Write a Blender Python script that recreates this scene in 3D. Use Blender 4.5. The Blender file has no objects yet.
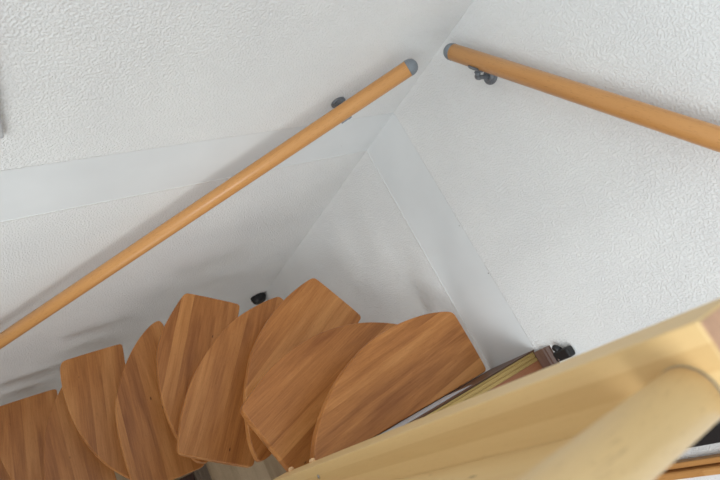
import bpy, bmesh, math, random
from mathutils import Vector, Matrix
random.seed(4)
S = bpy.context.scene
COL = S.collection
V = Vector

# ------------------------------------------------------------------ helpers
def lin(r, g, b):
    def c(v):
        v /= 255.0
        return v / 12.92 if v <= 0.04045 else ((v + 0.055) / 1.055) ** 2.4
    return (c(r), c(g), c(b), 1.0)

def tag(o, label, cat, group=None):
    o['label'] = label
    o['category'] = cat
    if group:
        o['group'] = group
    return o

def link(name, bm, mat, parent=None, smooth=False, loc=None, rot=None, recalc=True):
    if recalc:
        bmesh.ops.recalc_face_normals(bm, faces=bm.faces)
    me = bpy.data.meshes.new(name)
    bm.to_mesh(me)
    bm.free()
    if smooth:
        for p in me.polygons:
            p.use_smooth = True
    me.materials.append(mat)
    o = bpy.data.objects.new(name, me)
    COL.objects.link(o)
    if parent:
        o.parent = parent
    if loc is not None:
        o.location = V(loc) - (parent.location if parent else V((0, 0, 0)))
    elif parent:
        o.location = -parent.location
    if rot is not None:
        o.rotation_euler = rot
    return o

def thing(name, loc, label, cat, group=None):
    o = bpy.data.objects.new(name, None)
    o.location = loc
    o.empty_display_size = 0.05
    COL.objects.link(o)
    return tag(o, label, cat, group)

def box(bm, lo, hi, bev=0.0, seg=2):
    b = bmesh.new()
    bmesh.ops.create_cube(b, size=1.0)
    lo, hi = V(lo), V(hi)
    for v in b.verts:
        v.co = V([(lo[i] + hi[i]) / 2 + v.co[i] * (hi[i] - lo[i]) for i in range(3)])
    if bev > 0:
        bmesh.ops.bevel(b, geom=b.edges[:], offset=bev, segments=seg, profile=0.5, affect='EDGES')
    me = bpy.data.meshes.new('tmp')
    b.to_mesh(me)
    b.free()
    bm.from_mesh(me)
    bpy.data.meshes.remove(me)
    return bm

def revolve(bm, prof, p, axis, n=40):
    """prof: list of (distance along the axis, radius)"""
    axis = V(axis).normalized()
    q = V((1, 0, 0)).rotation_difference(axis).to_matrix()
    rings = []
    for t, r in prof:
        ring = []
        for k in range(n):
            a = 2 * math.pi * k / n
            ring.append(bm.verts.new(V(p) + q @ V((t, math.cos(a) * r, math.sin(a) * r))))
        rings.append(ring)
    for A, B in zip(rings, rings[1:]):
        for k in range(n):
            bm.faces.new((A[k], A[(k + 1) % n], B[(k + 1) % n], B[k]))
    bm.faces.new(rings[0][::-1])
    bm.faces.new(rings[-1])
    return bm

def tube(bm, pts, r, n=20):
    pts = [V(p) for p in pts]
    rings = []
    for i, p in enumerate(pts):
        d = (pts[min(i + 1, len(pts) - 1)] - pts[max(i - 1, 0)]).normalized()
        q = V((1, 0, 0)).rotation_difference(d).to_matrix()
        rings.append([bm.verts.new(p + q @ V((0, math.cos(2 * math.pi * k / n) * r, math.sin(2 * math.pi * k / n) * r))) for k in range(n)])
    for A, B in zip(rings, rings[1:]):
        for k in range(n):
            bm.faces.new((A[k], A[(k + 1) % n], B[(k + 1) % n], B[k]))
    bm.faces.new(rings[0][::-1])
    bm.faces.new(rings[-1])
    return bm

# ------------------------------------------------------------------ materials
class NT:
    def __init__(self, name):
        self.m = bpy.data.materials.new(name)
        self.m.use_nodes = True
        self.t = self.m.node_tree
        self.b = self.t.nodes['Principled BSDF']
    def n(self, kind, **kw):
        x = self.t.nodes.new(kind)
        for k, v in kw.items():
            if k.startswith('i_'):
                x.inputs[k[2:].replace('_', ' ')].default_value = v
            else:
                setattr(x, k, v)
        return x
    def l(self, a, b):
        self.t.links.new(a, b)
    def math(self, op, a, b=None, clamp=False):
        x = self.t.nodes.new('ShaderNodeMath')
        x.operation = op
        x.use_clamp = clamp
        for i, v in enumerate((a, b)):
            if v is None:
                continue
            if isinstance(v, (int, float)):
                x.inputs[i].default_value = v
            else:
                self.l(v, x.inputs[i])
        return x.outputs[0]
    def ramp(self, fac, stops, interp='LINEAR'):
        x = self.t.nodes.new('ShaderNodeValToRGB')
        x.color_ramp.interpolation = interp
        e = x.color_ramp.elements
        while len(e) < len(stops):
            e.new(0.5)
        for k, (p, c) in enumerate(stops):
            e[k].position = p
            e[k].color = c
        self.l(fac, x.inputs[0])
        return x.outputs[0]
    def mix(self, fac, a, b, blend='MIX'):
        x = self.t.nodes.new('ShaderNodeMix')
        x.data_type = 'RGBA'
        x.blend_type = blend
        for s, v in ((0, fac), (6, a), (7, b)):
            if isinstance(v, (int, float, tuple)):
                x.inputs[s].default_value = v
            else:
                self.l(v, x.inputs[s])
        return x.outputs[2]

def wood(name, light, mid, dark, axis='X', stave=0.045, rough=0.38, contrast=1.0, knots=0.0, across='Y', stave_shift=0.0, tint=0.75, board=0.9, fleck_amt=0.55):
    """laminated wood, grain along the given axis of the object"""
    W = NT(name)
    tc = W.n('ShaderNodeTexCoord')
    sep = W.n('ShaderNodeSeparateXYZ')
    W.l(tc.outputs['Object'], sep.inputs[0])
    other = [a for a in 'XYZ' if a not in (axis, across)][0]
    g, a, o = sep.outputs[axis], sep.outputs[across], sep.outputs[other]
    info = W.n('ShaderNodeObjectInfo')
    rnd = W.math('MULTIPLY', info.outputs['Random'], 37.0)
    idx = W.math('FLOOR', W.math('DIVIDE', W.math('ADD', a, stave_shift), stave))
    # each stave has boards of its own along the grain
    wn0 = W.n('ShaderNodeTexWhiteNoise', noise_dimensions='2D')
    cc = W.n('ShaderNodeCombineXYZ')
    W.l(idx, cc.inputs[0]); W.l(rnd, cc.inputs[1])
    W.l(cc.outputs[0], wn0.inputs['Vector'])
    brd = W.math('FLOOR', W.math('ADD', W.math('DIVIDE', g, board), wn0.outputs['Value']))
    cc2 = W.n('ShaderNodeCombineXYZ')
    W.l(idx, cc2.inputs[0]); W.l(rnd, cc2.inputs[1]); W.l(brd, cc2.inputs[2])
    wn = W.n('ShaderNodeTexWhiteNoise', noise_dimensions='3D')
    W.l(cc2.outputs[0], wn.inputs['Vector'])
    off = W.math('ADD', W.math('MULTIPLY', wn.outputs['Value'], 60.0), rnd)
    def coord(sg, sa):
        c = W.n('ShaderNodeCombineXYZ')
        W.l(W.math('ADD', W.math('MULTIPLY', g, sg), off), c.inputs[0])
        W.l(W.math('MULTIPLY', a, sa), c.inputs[1])
        W.l(W.math('MULTIPLY', o, sa), c.inputs[2])
        return c.outputs[0]
    n1 = W.n('ShaderNodeTexNoise'); n1.inputs['Scale'].default_value = 1.0; n1.inputs['Detail'].default_value = 4.0
    n1.inputs['Distortion'].default_value = 0.6
    W.l(coord(2.4, 20.0), n1.inputs['Vector'])
    n2 = W.n('ShaderNodeTexNoise'); n2.inputs['Scale'].default_value = 1.0; n2.inputs['Detail'].default_value = 5.0
    W.l(coord(9.0, 210.0), n2.inputs['Vector'])
    n3 = W.n('ShaderNodeTexNoise'); n3.inputs['Scale'].default_value = 1.0; n3.inputs['Detail'].default_value = 2.0
    W.l(coord(55.0, 520.0), n3.inputs['Vector'])
    f = W.math('ADD', W.math('MULTIPLY', W.math('SUBTRACT', wn.outputs['Value'], 0.5), tint),
               W.math('MULTIPLY', W.math('SUBTRACT', n1.outputs['Fac'], 0.5), 2.0 * contrast))
    f = W.math('ADD', f, W.math('MULTIPLY', W.math('SUBTRACT', n2.outputs['Fac'], 0.5), 0.9 * contrast))
    f = W.math('ADD', f, 0.5, clamp=True)
    colr = W.ramp(f, [(0.0, dark), (0.5, mid), (1.0, light)])
    fleck = W.ramp(n3.outputs['Fac'], [(0.30, (0.62, 0.55, 0.50, 1)), (0.40, (1, 1, 1, 1))])
    colr = W.mix(fleck_amt, colr, W.mix(1.0, colr, fleck, 'MULTIPLY'))
    if knots > 0:
        vo = W.n('ShaderNodeTexVoronoi'); vo.inputs['Scale'].default_value = 1.0
        W.l(coord(6.0, 15.0), vo.inputs['Vector'])
        k = W.ramp(vo.outputs['Distance'], [(0.0, (1, 1, 1, 1)), (knots, (1, 1, 1, 1)), (knots * 1.8, (0, 0, 0, 1))])
        colr = W.mix(k, colr, tuple(x * 0.35 for x in dark[:3]) + (1,))
    W.l(colr, W.b.inputs['Base Color'])
    W.b.inputs['Roughness'].default_value = rough
    W.b.inputs['Specular IOR Level'].default_value = 0.4
    bp = W.n('ShaderNodeBump'); bp.inputs['Strength'].default_value = 0.05; bp.inputs['Distance'].default_value = 0.001
    W.l(n2.outputs['Fac'], bp.inputs['Height'])
    W.l(bp.outputs[0], W.b.inputs['Normal'])
    return W.m

def plain(name, col, rough=0.5, metal=0.0, bump=0.0, bscale=300.0, var=0.06):
    W = NT(name)
    tc = W.n('ShaderNodeTexCoord')
    n = W.n('ShaderNodeTexNoise'); n.inputs['Scale'].default_value = bscale; n.inputs['Detail'].default_value = 3.0
    W.l(tc.outputs['Object'], n.inputs['Vector'])
    d = tuple(c * (1 - var * 2) for c in col[:3]) + (1,)
    u = tuple(min(1, c * (1 + var * 2)) for c in col[:3]) + (1,)
    W.l(W.ramp(n.outputs['Fac'], [(0.3, d), (0.7, u)]), W.b.inputs['Base Color'])
    W.b.inputs['Roughness'].default_value = rough
    W.b.inputs['Metallic'].default_value = metal
    if bump > 0:
        bp = W.n('ShaderNodeBump'); bp.inputs['Strength'].default_value = bump; bp.inputs['Distance'].default_value = 0.002
        W.l(n.outputs['Fac'], bp.inputs['Height']); W.l(bp.outputs[0], W.b.inputs['Normal'])
    return W.m

BAND = 0.255       # height of the smooth plaster strip over the floor slab
def plaster():
    W = NT('roughcast_plaster')
    tc = W.n('ShaderNodeTexCoord')
    sep = W.n('ShaderNodeSeparateXYZ')
    W.l(tc.outputs['Object'], sep.inputs[0])
    # slightly ragged border of the smooth strip
    rg = W.n('ShaderNodeTexNoise'); rg.inputs['Scale'].default_value = 70.0; rg.inputs['Detail'].default_value = 2.0
    W.l(tc.outputs['Object'], rg.inputs['Vector'])
    z = W.math('ADD', sep.outputs['Z'], W.math('MULTIPLY', W.math('SUBTRACT', rg.outputs['Fac'], 0.5), 0.012))
    up = W.math('MULTIPLY', W.math('ADD', z, 0.0), 400.0, clamp=True)
    z2 = W.math('ADD', sep.outputs['Z'], W.math('MULTIPLY', W.math('SUBTRACT', rg.outputs['Fac'], 0.5), 0.004))
    dn = W.math('MULTIPLY', W.math('SUBTRACT', -BAND, z2), 400.0, clamp=True)
    rough = W.math('ADD', up, dn, clamp=True)
    n1 = W.n('ShaderNodeTexNoise'); n1.inputs['Scale'].default_value = 160.0; n1.inputs['Detail'].default_value = 3.5
    n1.inputs['Distortion'].default_value = 0.1
    W.l(tc.outputs['Object'], n1.inputs['Vector'])
    vo = W.n('ShaderNodeTexVoronoi'); vo.inputs['Scale'].default_value = 150.0
    W.l(tc.outputs['Object'], vo.inputs['Vector'])
    big = W.n('ShaderNodeTexNoise'); big.inputs['Scale'].default_value = 3.0; big.inputs['Detail'].default_value = 3.0
    W.l(tc.outputs['Object'], big.inputs['Vector'])
    h = W.math('ADD', W.ramp(n1.outputs['Fac'], [(0.42, (0, 0, 0, 1)), (0.60, (1, 1, 1, 1))]),
               W.math('MULTIPLY', W.math('SUBTRACT', 1.0, vo.outputs['Distance']), 0.5))
    h = W.math('MULTIPLY', W.math('ADD', h, 0.15), rough)
    # thin raised ridge, coloured paler, along the lower border of the strip
    ridge = W.math('SUBTRACT', 1.0, W.math('MULTIPLY', W.math('ABSOLUTE', W.math('ADD', z2, BAND)), 210.0), clamp=True)
    h = W.math('ADD', h, W.math('MULTIPLY', ridge, 2.5))
    bp = W.n('ShaderNodeBump'); bp.inputs['Strength'].default_value = 0.75; bp.inputs['Distance'].default_value = 0.0021
    W.l(h, bp.inputs['Height']); W.l(bp.outputs[0], W.b.inputs['Normal'])
    tex = W.ramp(big.outputs['Fac'], [(0.3, lin(231, 231, 231)), (0.7, lin(238, 238, 237))])
    smo = W.ramp(big.outputs['Fac'], [(0.3, lin(216, 218, 219)), (0.7, lin(226, 228, 229))])
    col = W.mix(rough, smo, tex)
    # scattered scuffs on the smooth strip
    sc = W.n('ShaderNodeTexVoronoi'); sc.inputs['Scale'].default_value = 9.0
    W.l(tc.outputs['Object'], sc.inputs['Vector'])
    sp = W.ramp(sc.outputs['Distance'], [(0.0, (1, 1, 1, 1)), (0.018, (1, 1, 1, 1)), (0.03, (0, 0, 0, 1))])
    col = W.mix(W.math('MULTIPLY', sp, W.math('SUBTRACT', 1.0, W.math('MULTIPLY', rough, 0.8))), col, lin(150, 150, 148))
    col = W.mix(W.math('MULTIPLY', ridge, 0.9), col, lin(247, 247, 246))
    W.l(col, W.b.inputs['Base Color'])
    W.b.inputs['Roughness'].default_value = 0.72
    W.b.inputs['Specular IOR Level'].default_value = 0.3
    return W.m

M = {}
M['plaster'] = plaster()
M['tread'] = wood('beech_tread', lin(216, 152, 90), lin(190, 124, 66), lin(150, 90, 44), stave=0.055, rough=0.36, tint=0.42, contrast=0.75, board=50.0, knots=0.03)
M['rail'] = wood('beech_rail', lin(212, 158, 100), lin(200, 144, 86), lin(182, 124, 68), stave=0.5, rough=0.3, contrast=0.35, tint=0.1, board=3.0)
M['newel'] = wood('pale_beech_newel', lin(232, 200, 146), lin(222, 188, 132), lin(206, 164, 110), axis='Z', across='Y', stave=0.0255, stave_shift=0.0065,
                  rough=0.45, contrast=0.25, tint=0.55, board=4.0, fleck_amt=0.12)
M['infill'] = wood('pale_beech_board', lin(234, 206, 154), lin(226, 194, 140), lin(208, 170, 116), axis='Z', across='X', stave=0.11, rough=0.45, contrast=0.5, tint=0.4, board=4.0, knots=0.05, fleck_amt=0.12)
M['end_grain'] = plain('newel_end_grain', lin(196, 152, 122), 0.6, 0, 0.1, 60, 0.05)
M['guard'] = wood('pale_beech_guard', lin(232, 200, 148), lin(224, 190, 136), lin(208, 170, 116), stave=0.5, rough=0.36, contrast=0.35, tint=0.1, board=3.0)
M['grey'] = plain('grey_plastic', lin(122, 128, 134), 0.4, 0.1)
M['steel'] = plain('dark_steel', lin(112, 116, 122), 0.35, 0.25)
M['plate'] = plain('grey_plate', lin(196, 204, 214), 0.45, 0.0)
M['black'] = plain('black_rubber', lin(22, 22, 24), 0.45)
M['screw'] = plain('screw_metal', lin(190, 190, 190), 0.25, 0.9)
M['brass'] = plain('brass', lin(176, 148, 92), 0.4, 0.5)
M['walnut'] = wood('walnut_skirting', lin(100, 74, 64), lin(80, 58, 50), lin(56, 40, 36), axis='Y', across='Z', stave=0.5, rough=0.4, contrast=0.7)
M['nosing'] = wood('brown_nosing', lin(132, 92, 66), lin(108, 74, 54), lin(80, 54, 40), stave=0.5, rough=0.45, contrast=0.7, across='Z')
M['parquet'] = wood('parquet', lin(140, 90, 62), lin(124, 78, 52), lin(104, 64, 42), stave=0.09, rough=0.4)
M['floor'] = wood('greige_laminate', lin(214, 192, 160), lin(198, 176, 144), lin(176, 152, 122), axis='Y', across='X', stave=0.19, rough=0.5, contrast=0.6)
M['strip'] = plain('ribbed_strip', lin(124, 110, 94), 0.5)
M['casing'] = wood('oak_casing', lin(206, 156, 98), lin(188, 136, 80), lin(160, 108, 60), axis='Z', across='Y', stave=0.5, rough=0.4, contrast=0.5)
M['white'] = plain('white_paint', lin(232, 233, 234), 0.5, 0, 0.03)
M['panel'] = plain('pale_grey_panel', lin(190, 192, 194), 0.5)
M['dowel'] = plain('dowel_wood', lin(228, 186, 138), 0.5)

# ------------------------------------------------------------------ the setting
def struct(name, bm, mat, parent=None):
    o = link(name, bm, mat, parent)
    if not parent:
        o['kind'] = 'structure'
    return o
FZ = -2.69
EDGE = -1.04
TOP = 2.45
struct('wall_left', box(bmesh.new(), (-4.2, 0, FZ), (0.0, 0.2, TOP)), M['plaster'])
struct('wall_right', box(bmesh.new(), (0, -4.2, FZ), (0.2, 0.2, TOP)), M['plaster'])
struct('floor', box(bmesh.new(), (-4.2, -4.2, FZ - 0.1), (0, 0, FZ)), M['floor'])
# unseen walls added to darken the lower storey by blocking sky light
struct('shade_wall_west', box(bmesh.new(), (-4.4, -4.2, FZ), (-4.2, 0.2, -BAND)), M['white'])
struct('shade_wall_south', box(bmesh.new(), (-4.2, -4.4, FZ), (0.2, -4.2, -BAND)), M['white'])
# landing slab with a notch for the newel
bm = bmesh.new()
out = [(0, EDGE), (0, -4.2), (-4.2, -4.2), (-4.2, -1.10), (-0.80, -1.10), (-0.80, EDGE)]
vs = [bm.verts.new((x, y, -BAND)) for x, y in out]
f = bm.faces.new(vs)
r = bmesh.ops.extrude_face_region(bm, geom=[f])
for v in r['geom']:
    if isinstance(v, bmesh.types.BMVert):
        v.co.z = -0.008
struct('trim_1', bm, M['nosing'])
bm = bmesh.new()
vs = [bm.verts.new((x, y - (0.03 if i in (0, 5, 3, 4) else 0), -0.0078)) for i, (x, y) in enumerate(out)]
f = bm.faces.new(vs)
r = bmesh.ops.extrude_face_region(bm, geom=[f])
for v in r['geom']:
    if isinstance(v, bmesh.types.BMVert):
        v.co.z = -0.0002
struct('floor_landing', bm, M['parquet'])
# brown fascia board on the slab edge
t = struct('trim_2', box(bmesh.new(), (-0.795, EDGE + 0.0002, -0.254), (-0.002, EDGE + 0.004, -0.0005), 0.001), M['nosing'])
# brass edge profile with grooves
bm = bmesh.new()
prof = [(-0.0005, 0.0), (-0.0015, 0.004), (-0.008, 0.0015), (-0.009, 0.004), (-0.017, 0.004),
        (-0.018, 0.0015), (-0.021, 0.0015), (-0.022, 0.004), (-0.031, 0.004), (-0.033, 0.0005)]
A = [bm.verts.new((-0.795, EDGE + a, b + 0.0)) for a, b in prof]
B = [bm.verts.new((-0.018, EDGE + a, b + 0.0)) for a, b in prof]
for k in range(len(prof)):
    bm.faces.new((A[k], A[(k + 1) % len(prof)], B[(k + 1) % len(prof)], B[k]))
bm.faces.new(A[::-1]); bm.faces.new(B)
struct('trim_3', bm, M['brass'])
# dark skirting with a moulded profile on the right wall
bm = bmesh.new()
prof = [(0, 0), (-0.016, 0), (-0.016, 0.04), (-0.013, 0.046), (-0.013, 0.052), (-0.010, 0.056), (-0.006, 0.062), (0, 0.064)]
A = [bm.verts.new((a - 0.0003, EDGE - 0.004, b + 0.0043)) for a, b in prof]
B = [bm.verts.new((a - 0.0003, -1.44, b + 0.0043)) for a, b in prof]
for k in range(len(prof)):
    bm.faces.new((A[k], A[(k + 1) % len(prof)], B[(k + 1) % len(prof)], B[k]))
bm.faces.new(A[::-1]); bm.faces.new(B)
struct('baseboard_right', bm, M['walnut'])
# door in the right wall beyond the newel: casing of two fillets and white leaf
bm = bmesh.new()
box(bm, (-0.022, -1.489, 0.001), (-0.0005, -1.473, 2.05), 0.003)
box(bm, (-0.030, -1.516, 0.001), (-0.0005, -1.4935, 2.05), 0.004)
box(bm, (-0.012, -1.4935, 0.001), (-0.0005, -1.489, 2.05))
struct('door_1', bm, M['casing'])
struct('trim_4', box(bmesh.new(), (-0.02, -2.3, 0.001), (-0.0005, -1.5165, 2.04), 0.002), M['white'])

# ------------------------------------------------------------------ the stair
RISE = 0.207
TH = 0.042
T = {
1:[('c',-0.057,-0.783),('c',-0.052,-1.034),('c',-0.814,-1.033),('p',-0.795,-0.980),('p',-0.760,-0.933),('p',-0.701,-0.879),('p',-0.628,-0.826),('p',-0.547,-0.788),('p',-0.451,-0.754),('p',-0.327,-0.739),('p',-0.190,-0.747),('p',-0.117,-0.763)],
2:[('c',-0.885,-0.759),('p',-0.789,-0.706),('p',-0.740,-0.678),('p',-0.640,-0.646),('p',-0.534,-0.629),('p',-0.421,-0.632),('p',-0.321,-0.652),('p',-0.217,-0.691),('p',-0.121,-0.745),('c',-0.052,-0.819),('c',-0.795,-1.070)],
3:[('c',-0.302,-0.354),('c',-0.172,-0.601),('c',-0.785,-0.938),('c',-0.838,-0.940),('p',-0.836,-0.861),('p',-0.817,-0.791),('p',-0.785,-0.700),('p',-0.738,-0.621),('p',-0.691,-0.556),('p',-0.629,-0.502),('p',-0.561,-0.451),('p',-0.472,-0.404),('p',-0.384,-0.374)],
4:[('p',-0.482,-0.332),('c',-0.390,-0.328),('c',-0.375,-0.385),('c',-0.800,-0.948),('c',-1.037,-0.774),('p',-0.988,-0.670),('p',-0.936,-0.591),('p',-0.875,-0.521),('p',-0.800,-0.458),('p',-0.708,-0.396),('p',-0.606,-0.353)],
5:[('c',-0.722,-0.107),('c',-0.498,-0.250),('c',-0.902,-0.852),('p',-0.948,-0.816),('p',-0.979,-0.715),('p',-0.987,-0.600),('p',-0.975,-0.480),('p',-0.950,-0.380),('p',-0.924,-0.315),('p',-0.879,-0.246),('p',-0.831,-0.198),('p',-0.773,-0.148)],
6:[('c',-0.822,-0.131),('c',-0.813,-0.188),('c',-0.872,-0.847),('c',-1.167,-0.820),('p',-1.163,-0.657),('p',-1.153,-0.548),('p',-1.138,-0.470),('p',-1.116,-0.411),('p',-1.079,-0.345),('p',-1.019,-0.264),('p',-0.962,-0.205),('p',-0.904,-0.162),('p',-0.863,-0.140)],
7:[('c',-1.257,-0.112),('c',-0.981,-0.123),('c',-1.108,-0.789),('p',-1.155,-0.732),('p',-1.226,-0.631),('p',-1.265,-0.520),('p',-1.285,-0.405),('p',-1.290,-0.310),('p',-1.285,-0.222),('p',-1.273,-0.152)],
8:[('c',-1.215,-0.130),('c',-1.150,-0.150),('c',-1.190,-0.835),('c',-1.475,-0.825),('p',-1.470,-0.690),('p',-1.456,-0.562),('p',-1.427,-0.440),('p',-1.393,-0.346),('p',-1.354,-0.276),('p',-1.316,-0.225),('p',-1.275,-0.176)],
9:[('c',-1.576,-0.110),('c',-1.287,-0.123),('c',-1.400,-0.800),('p',-1.455,-0.740),('p',-1.515,-0.650),('p',-1.560,-0.548),('p',-1.587,-0.450),('p',-1.600,-0.350),('p',-1.602,-0.249),('p',-1.592,-0.164)],
}
T[10] = [(c, x - 0.305, y) for c, x, y in T[8]]
T[11] = [(c, x - 0.300, y) for c, x, y in T[9]]
T[12] = [(c, x - 0.610, y) for c, x, y in T[8]]
# the straight back edge of each tread gives the direction of its grain
GRAIN = {1: (1, 2), 2: (9, 10), 3: (1, 2), 4: (2, 3), 5: (1, 2), 6: (1, 2), 7: (1, 2), 8: (1, 2), 9: (1, 2), 10: (1, 2), 11: (1, 2), 12: (1, 2)}

def outline(pts, fr=0.024):
    n = len(pts)
    P = []
    for i, (c, x, y) in enumerate(pts):
        p = V((x, y))
        if c == 'c':
            a = V(pts[i - 1][1:]) - p
            b = V(pts[(i + 1) % n][1:]) - p
            ra, rb = min(fr, a.length * 0.45), min(fr, b.length * 0.45)
            P += [p + a.normalized() * ra, p + (a.normalized() * ra + b.normalized() * rb) * 0.22, p + b.normalized() * rb]
        else:
            P.append(p)
    for _ in range(3):
        Q = []
        for i in range(len(P)):
            a, b = P[i], P[(i + 1) % len(P)]
            Q += [a * 0.75 + b * 0.25, a * 0.25 + b * 0.75]
        P = Q
    # drop near duplicates
    R = [P[0]]
    for p in P[1:]:
        if (p - R[-1]).length > 0.0016:
            R.append(p)
    return R

def rounded_slab(bm, P, z0, z1, e, M3):
    """outline P (2D, any direction) with a rounded rim, top at z1"""
    n = len(P)
    area = sum(P[i].x * P[(i + 1) % n].y - P[(i + 1) % n].x * P[i].y for i in range(n))
    sgn = 1 if area > 0 else -1
    N = []
    for i in range(n):
        d = (P[(i + 1) % n] - P[i - 1]).normalized()
        N.append(V((-d.y, d.x)) * sgn)
    prof = []
    for k in range(5):
        a = math.pi / 2 * k / 4
        prof.append((e * (1 - math.sin(a)), z0 + e * (1 - math.cos(a))))
    for k in range(5):
        a = math.pi / 2 * k / 4
        prof.append((e * (1 - math.cos(a)), z1 - e * (1 - math.sin(a))))
    rings = []
    for ins, z in prof:
        rings.append([bm.verts.new(M3 @ V((P[i].x + N[i].x * ins, P[i].y + N[i].y * ins, z))) for i in range(n)])
    for A, B in zip(rings, rings[1:]):
        for k in range(n):
            fc = bm.faces.new((A[k], A[(k + 1) % n], B[(k + 1) % n], B[k]))
            fc.smooth = True
    bm.faces.new(rings[0][::-1]); bm.faces.new(rings[-1])
    return bm

stair = thing('paddle_staircase', (-1.0, -0.5, FZ), 'brown beech space-saver staircase with alternating rounded paddle treads turning down along the white corner walls', 'staircase')
for k in range(1, 13):
    pts = T[k]
    a, b = GRAIN[k]
    A, B = V(pts[a][1:]), V(pts[b][1:])
    ang = math.atan2((B - A).y, (B - A).x)
    if k == 5: ang += 0.05
    if k == 1: ang += 0.14
    o3 = V((A.x, A.y, -RISE * k))
    Mi = Matrix.Rotation(-ang, 3, 'Z') @ Matrix.Identity(3)
    X = Matrix.Rotation(-ang, 4, 'Z') @ Matrix.Translation((-A.x, -A.y, 0))
    bm = rounded_slab(bmesh.new(), outline(pts), -TH, 0.0, 0.0045, X)
    o = link('tread', bm, M['tread'], stair, loc=o3, rot=(0, 0, ang))
# steel supports between successive treads (each stands in the overlap of two treads)
JOIN = {1: (-0.50, -0.87), 2: (-0.47, -0.70), 3: (-0.60, -0.60), 4: (-0.77, -0.55), 5: (-0.885, -0.50), 6: (-1.075, -0.45), 7: (-1.21, -0.50),
        8: (-1.375, -0.50), 9: (-1.52, -0.50), 10: (-1.68, -0.50), 11: (-1.80, -0.50)}
for k, (x, y) in JOIN.items():
    bm = bmesh.new()
    z1, z0 = -RISE * k - TH, -RISE * (k + 1)
    revolve(bm, [(0, 0.022), (0.006, 0.022), (0.0062, 0.015), (z1 - z0 - 0.0062, 0.015), (z1 - z0 - 0.006, 0.024), (z1 - z0, 0.024)], (x, y, z0), (0, 0, 1), 20)
    link('support_tube', bm, M['steel'], stair)
bm = bmesh.new()
revolve(bm, [(0, 0.05), (0.008, 0.05), (0.009, 0.02), (-RISE * 12 - TH - FZ, 0.02)], (-1.83, -0.5, FZ), (0, 0, 1), 24)
link('support_tube', bm, M['steel'], stair)
# grey mounting plate between the top tread and the slab edge
bm = box(bmesh.new(), (-0.80, -1.0359, -0.200), (-0.285, -1.0345, -0.045), 0.0004)
p_ = link('mounting_plate', bm, M['plate'], stair)
p_['label'] = 'grey metal mounting strip'
# black wall fixing in the corner below the winder treads
bm = revolve(bmesh.new(), [(0, 0.050), (0.02, 0.050), (0.034, 0.046), (0.046, 0.038), (0.053, 0.02), (0.055, 0.004)], (-0.052, -0.0005, -1.865), (0, -1, 0), 36)
link('wall_fixing', bm, M['black'], stair)

# ------------------------------------------------------------------ landing balustrade
guard = thing('landing_balustrade', (-0.87, -1.05, -0.42), 'pale beech square newel post with a round handrail, close to the camera at lower right', 'railing')
bm = box(bmesh.new(), (-0.914, -1.094, -0.43), (-0.824, -1.004, 1.0795), 0.0025, 2)
link('newel_post', bm, M['newel'], guard)
bm = box(bmesh.new(), (-1.10, -1.0935, -0.20), (-0.9145, -1.0785, 0.985), 0.002)
link('baluster_board', bm, M['infill'], guard)
link('end_grain', box(bmesh.new(), (-0.911, -1.091, 1.0780), (-0.827, -1.007, 1.0805), 0.0008), M['end_grain'], guard)['label'] = 'brownish-pink end grain on top of the post'
def rod(name, p, q, r, mat, parent, e=0.002, over=0.0):
    p, q = V(p), V(q)
    L = (q - p).length
    bm = revolve(bmesh.new(), [(0, r - e), (e, r), (L - e, r), (L, r - e)], (0, 0, 0), (1, 0, 0), 56)
    o = link(name, bm, mat, parent, smooth=False, loc=p)
    for pl in o.data.polygons:
        pl.use_smooth = len(pl.vertices) == 4
    o.rotation_euler = V((1, 0, 0)).rotation_difference((q - p).normalized()).to_euler()
    return o
g0 = V((-0.9145, -1.067, 1.030))
gd = V((-1, 0.023, -0.031)).normalized()
link('shadow_gap_ring', revolve(bmesh.new(), [(-0.0003, 0.0298), (-0.0003, 0.0306), (0.0012, 0.0306), (0.0012, 0.0298)], g0, gd, 56), M['grey'], guard)  # thin grey ring drawn as the shadow gap between handrail and post
rod('handrail', g0, g0 + gd * 2.6, 0.030, M['guard'], guard, 0.001)
# the two dowel heads on the narrow face and the small screw
for (x, z) in ((-0.787, -0.338), (-0.812, -0.149)):
    bm = revolve(bmesh.new(), [(-0.004, 0.009), (0.006, 0.009), (0.010, 0.006), (0.011, 0.002)], (-0.836, -1.004, z), (0, 1, 0), 20)
    link('dowel_cap', bm, M['dowel'], guard, smooth=True)
bm = revolve(bmesh.new(), [(-0.001, 0.006), (0.0015, 0.006), (0.003, 0.003)], (-0.914, -1.031, 0.05), (-1, 0, 0), 16)
link('screw', bm, M['screw'], guard)

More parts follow.
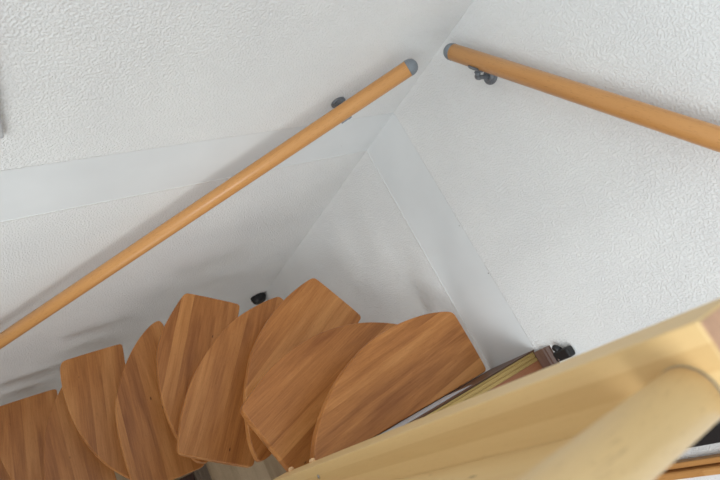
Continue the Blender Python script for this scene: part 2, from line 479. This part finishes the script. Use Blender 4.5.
# ------------------------------------------------------------------ wall handrails
def wall_rail(p_cap, p_far, wallaxis, bra, base, label):
    """p_cap: capped end, p_far: other end. wallaxis: unit vector out of the wall; bra: bracket points on the wall"""
    t = thing('wall_handrail', base, label, 'handrail')
    p, q = V(p_cap), V(p_far)
    d = (q - p).normalized()
    rod('wooden_rail', p, q, 0.0262, M['rail'], t, 0.001)
    R = 0.0268
    prof = [(-0.030, 0.0001), (-0.0295, 0.006), (-0.0265, 0.014), (-0.021, 0.0205), (-0.013, 0.0248), (-0.005, R), (0.0, R), (0.0035, R), (0.0036, 0.0261)]
    o = link('end_cap', revolve(bmesh.new(), prof, p, d, 40), M['grey'], t)
    for pl in o.data.polygons:
        pl.use_smooth = len(pl.vertices) == 4
    o['label'] = 'grey domed end cap'
    # far end beyond the picture is capped too
    o = link('end_cap', revolve(bmesh.new(), prof, q, -d, 40), M['grey'], t)
    for pl in o.data.polygons:
        pl.use_smooth = len(pl.vertices) == 4
    w = V(wallaxis)
    for b in bra:
        b = V(b)
        br = link('bracket', bmesh.new(), M['steel'], t)
        bpy.data.objects.remove(br)
        u = (b - p).dot(d)
        c = p + d * u                       # rail axis above the rosette
        side = w.cross(V((0, 0, 1)))
        out_ = 0.075
        n = (V((0, 0, -1)) - d * V((0, 0, -1)).dot(d)).normalized()   # under side normal of the rail
        s = c + n * 0.0275
        bm = bmesh.new()
        mid = b + w * out_
        mid_ = V(b)
        pts = [b + w * 0.008, b + w * 0.03, b + w * 0.055]
        for k in range(1, 6):
            a = math.pi / 2 * k / 5
            pts.append(b + w * (0.055 + 0.020 * math.sin(a)) + V((0, 0, 0.016 * (1 - math.cos(a)))))
        pts.append(s + n * 0.004)
        tube(bm, pts, 0.0085, 18)
        br = link('bracket', bm, M['steel'], t, smooth=True)
        br['label'] = 'dark grey rail bracket'
        ro = revolve(bmesh.new(), [(0.0004, 0.027), (0.005, 0.027), (0.008, 0.0245), (0.009, 0.018), (0.013, 0.014), (0.015, 0.009)], b, w, 36)
        for (sy, sz) in ((1, 0.3), (-1, -0.3)):
            revolve(ro, [(0.007, 0.0042), (0.0105, 0.0042), (0.0115, 0.002)], b + side * 0.0195 * sy + V((0, 0, 0.0195 * sz)), w, 12)
        rb = link('rosette', ro, M['steel'], br)
        rb.location = (0, 0, 0)
        # curved saddle plate under the rail
        bm = bmesh.new()
        bin_ = d.cross(n).normalized()
        rows = []
        for i in range(9):
            ang = math.radians(-50 + 100 * i / 8)
            dirn = n * math.cos(ang) + bin_ * math.sin(ang)
            rows.append([bm.verts.new(c + dirn * rr + d * tt) for rr in (0.0270, 0.0310) for tt in (-0.02, 0.02)])
        for A, B in zip(rows, rows[1:]):
            for (i, j) in ((0, 1), (1, 3), (3, 2), (2, 0)):
                bm.faces.new((A[i], A[j], B[j], B[i]))
        bm.faces.new((rows[0][0], rows[0][1], rows[0][3], rows[0][2])); bm.faces.new((rows[-1][0], rows[-1][2], rows[-1][3], rows[-1][1]))
        sd = link('saddle', bm, M['steel'], br)
        sd.location = (0, 0, 0)
    return t
LR0, LR1 = V((-0.184, -0.075, 0.358)), V((-1.444, -0.075, -1.026))
RR0, RR1 = V((-0.075, -0.090, 0.426)), V((-0.075, -0.788, 0.880))
ld = (LR1 - LR0).normalized(); rd = (RR1 - RR0).normalized()
def along(a, d, axis, val):
    return a + d * ((val - a[axis]) / d[axis])
wall_rail(LR0 + ld * 0.016, LR0 + ld * 2.35, (0, -1, 0), [(-0.325, 0, 0.113), (-1.60, 0, -1.297)], (-0.9, 0, -0.4),
          'orange-brown round handrail with grey cap sloping down the left wall', )
wall_rail(RR0 + rd * 0.008, RR0 + rd * 1.6, (-1, 0, 0), [(0, -0.220, 0.448), (0, -1.20, 1.086)], (0, -0.7, 0.8),
          'orange-brown round handrail with grey cap rising along the right wall')

# ------------------------------------------------------------------ small things on the landing wall
t = thing('door_stop', (-0.0, -1.08, 0.07), 'small black angled fitting on the right wall beside the brown skirting end', 'door stop')
bm = box(bmesh.new(), (-0.034, -1.102, 0.086), (-0.0005, -1.068, 0.152), 0.008, 3)
link('body', bm, M['black'], t, smooth=False)
bm = revolve(bmesh.new(), [(0, 0.011), (0.018, 0.011), (0.024, 0.009), (0.027, 0.005)], (-0.018, -1.0715, 0.112), (0, 0.75, -0.66), 24)
link('rubber_tip', bm, M['black'], t, smooth=True)
bm = revolve(bmesh.new(), [(0, 0.003), (0.002, 0.003)], (-0.0365, -1.094, 0.105), (-1, 0, 0), 12)
link('screw', bm, M['screw'], t)
bm = bmesh.new()
box(bm, (-0.05, -1.430, 0.02), (-0.0005, -1.25, 1.25), 0.004)
tag(link('dark_panel', bm, M['black'], None), 'tall black panel against the right wall, glimpsed under the near handrail at the right edge', 'panel')
bm = bmesh.new()
box(bm, (-1.72, -0.022, 0.16), (-1.318, -0.0005, 0.62), 0.006, 3)
tag(link('wall_panel', bm, M['panel'], None), 'pale grey panel hung on the left wall, cut by the left picture edge', 'wall panel')

# threshold and dark plinth on the lower floor, seen between the treads
bm = bmesh.new()
box(bm, (-0.66, -1.6, FZ), (-0.565, -0.776, FZ + 0.012), 0.002)
for k in range(3):
    box(bm, (-0.652 + k * 0.028, -1.6, FZ + 0.012), (-0.640 + k * 0.028, -0.78, FZ + 0.017), 0.001)
tag(link('threshold_strip', bm, M['strip'], None), 'ribbed grey-brown floor strip on the lower floor, seen in the gap below the treads', 'threshold')
bm = box(bmesh.new(), (-1.05, -1.6, FZ), (-0.664, -0.80, FZ + 0.02), 0.004)
tag(link('doormat', bm, M['walnut'], None), 'dark brown mat on the lower floor beside the ribbed strip', 'mat')

# ------------------------------------------------------------------ light and camera
w = bpy.data.worlds.new('World'); S.world = w
w.use_nodes = True
bg = w.node_tree.nodes['Background']
bg.inputs[0].default_value = (0.88, 0.97, 1.0, 1)
bg.inputs[1].default_value = 0.95
def area(name, loc, tgt, size, power, col=(1, 1, 1), sy=None):
    l = bpy.data.lights.new(name, 'AREA'); l.energy = power; l.color = col
    l.shape = 'RECTANGLE'; l.size = size; l.size_y = sy or size
    o = bpy.data.objects.new(name, l); COL.objects.link(o)
    o.location = loc
    o.rotation_euler = (V(tgt) - V(loc)).to_track_quat('-Z', 'Y').to_euler()
    return o
area('window_daylight', (-3.6, -2.8, 1.9), (-0.3, -0.5, 0.1), 2.0, 70, (0.95, 0.99, 1.0), 1.6)
area('lower_fill_light', (-2.9, -3.7, -1.3), (-0.9, -0.2, -1.2), 2.0, 34, (0.95, 0.99, 1.0), 1.6)  # unseen light added to brighten the lower stairwell and left wall

cd = bpy.data.cameras.new('camera'); cam = bpy.data.objects.new('camera', cd); COL.objects.link(cam)
Rw = [(0.78912, -0.4533, 0.4145), (-0.24614, -0.85163, -0.46274), (0.56277, 0.26313, -0.78362)]
X, Y, Z = V(Rw[0]), -V(Rw[1]), -V(Rw[2])
m3 = Matrix((X, Y, Z)).transposed()
cam.matrix_world = Matrix.Translation((-1.42622, -0.92898, 1.37685)) @ m3.to_4x4()
cd.sensor_width = 36; cd.lens = 36 * 536.206 / 720
cd.clip_start = 0.01
cd.dof.use_dof = True; cd.dof.focus_distance = 1.75; cd.dof.aperture_fstop = 3.6
S.camera = cam
S.view_settings.view_transform = 'Standard'
S.view_settings.look = 'None'
S.view_settings.gamma = 1.0
S.view_settings.use_curve_mapping = False
S.view_settings.exposure = 0.1
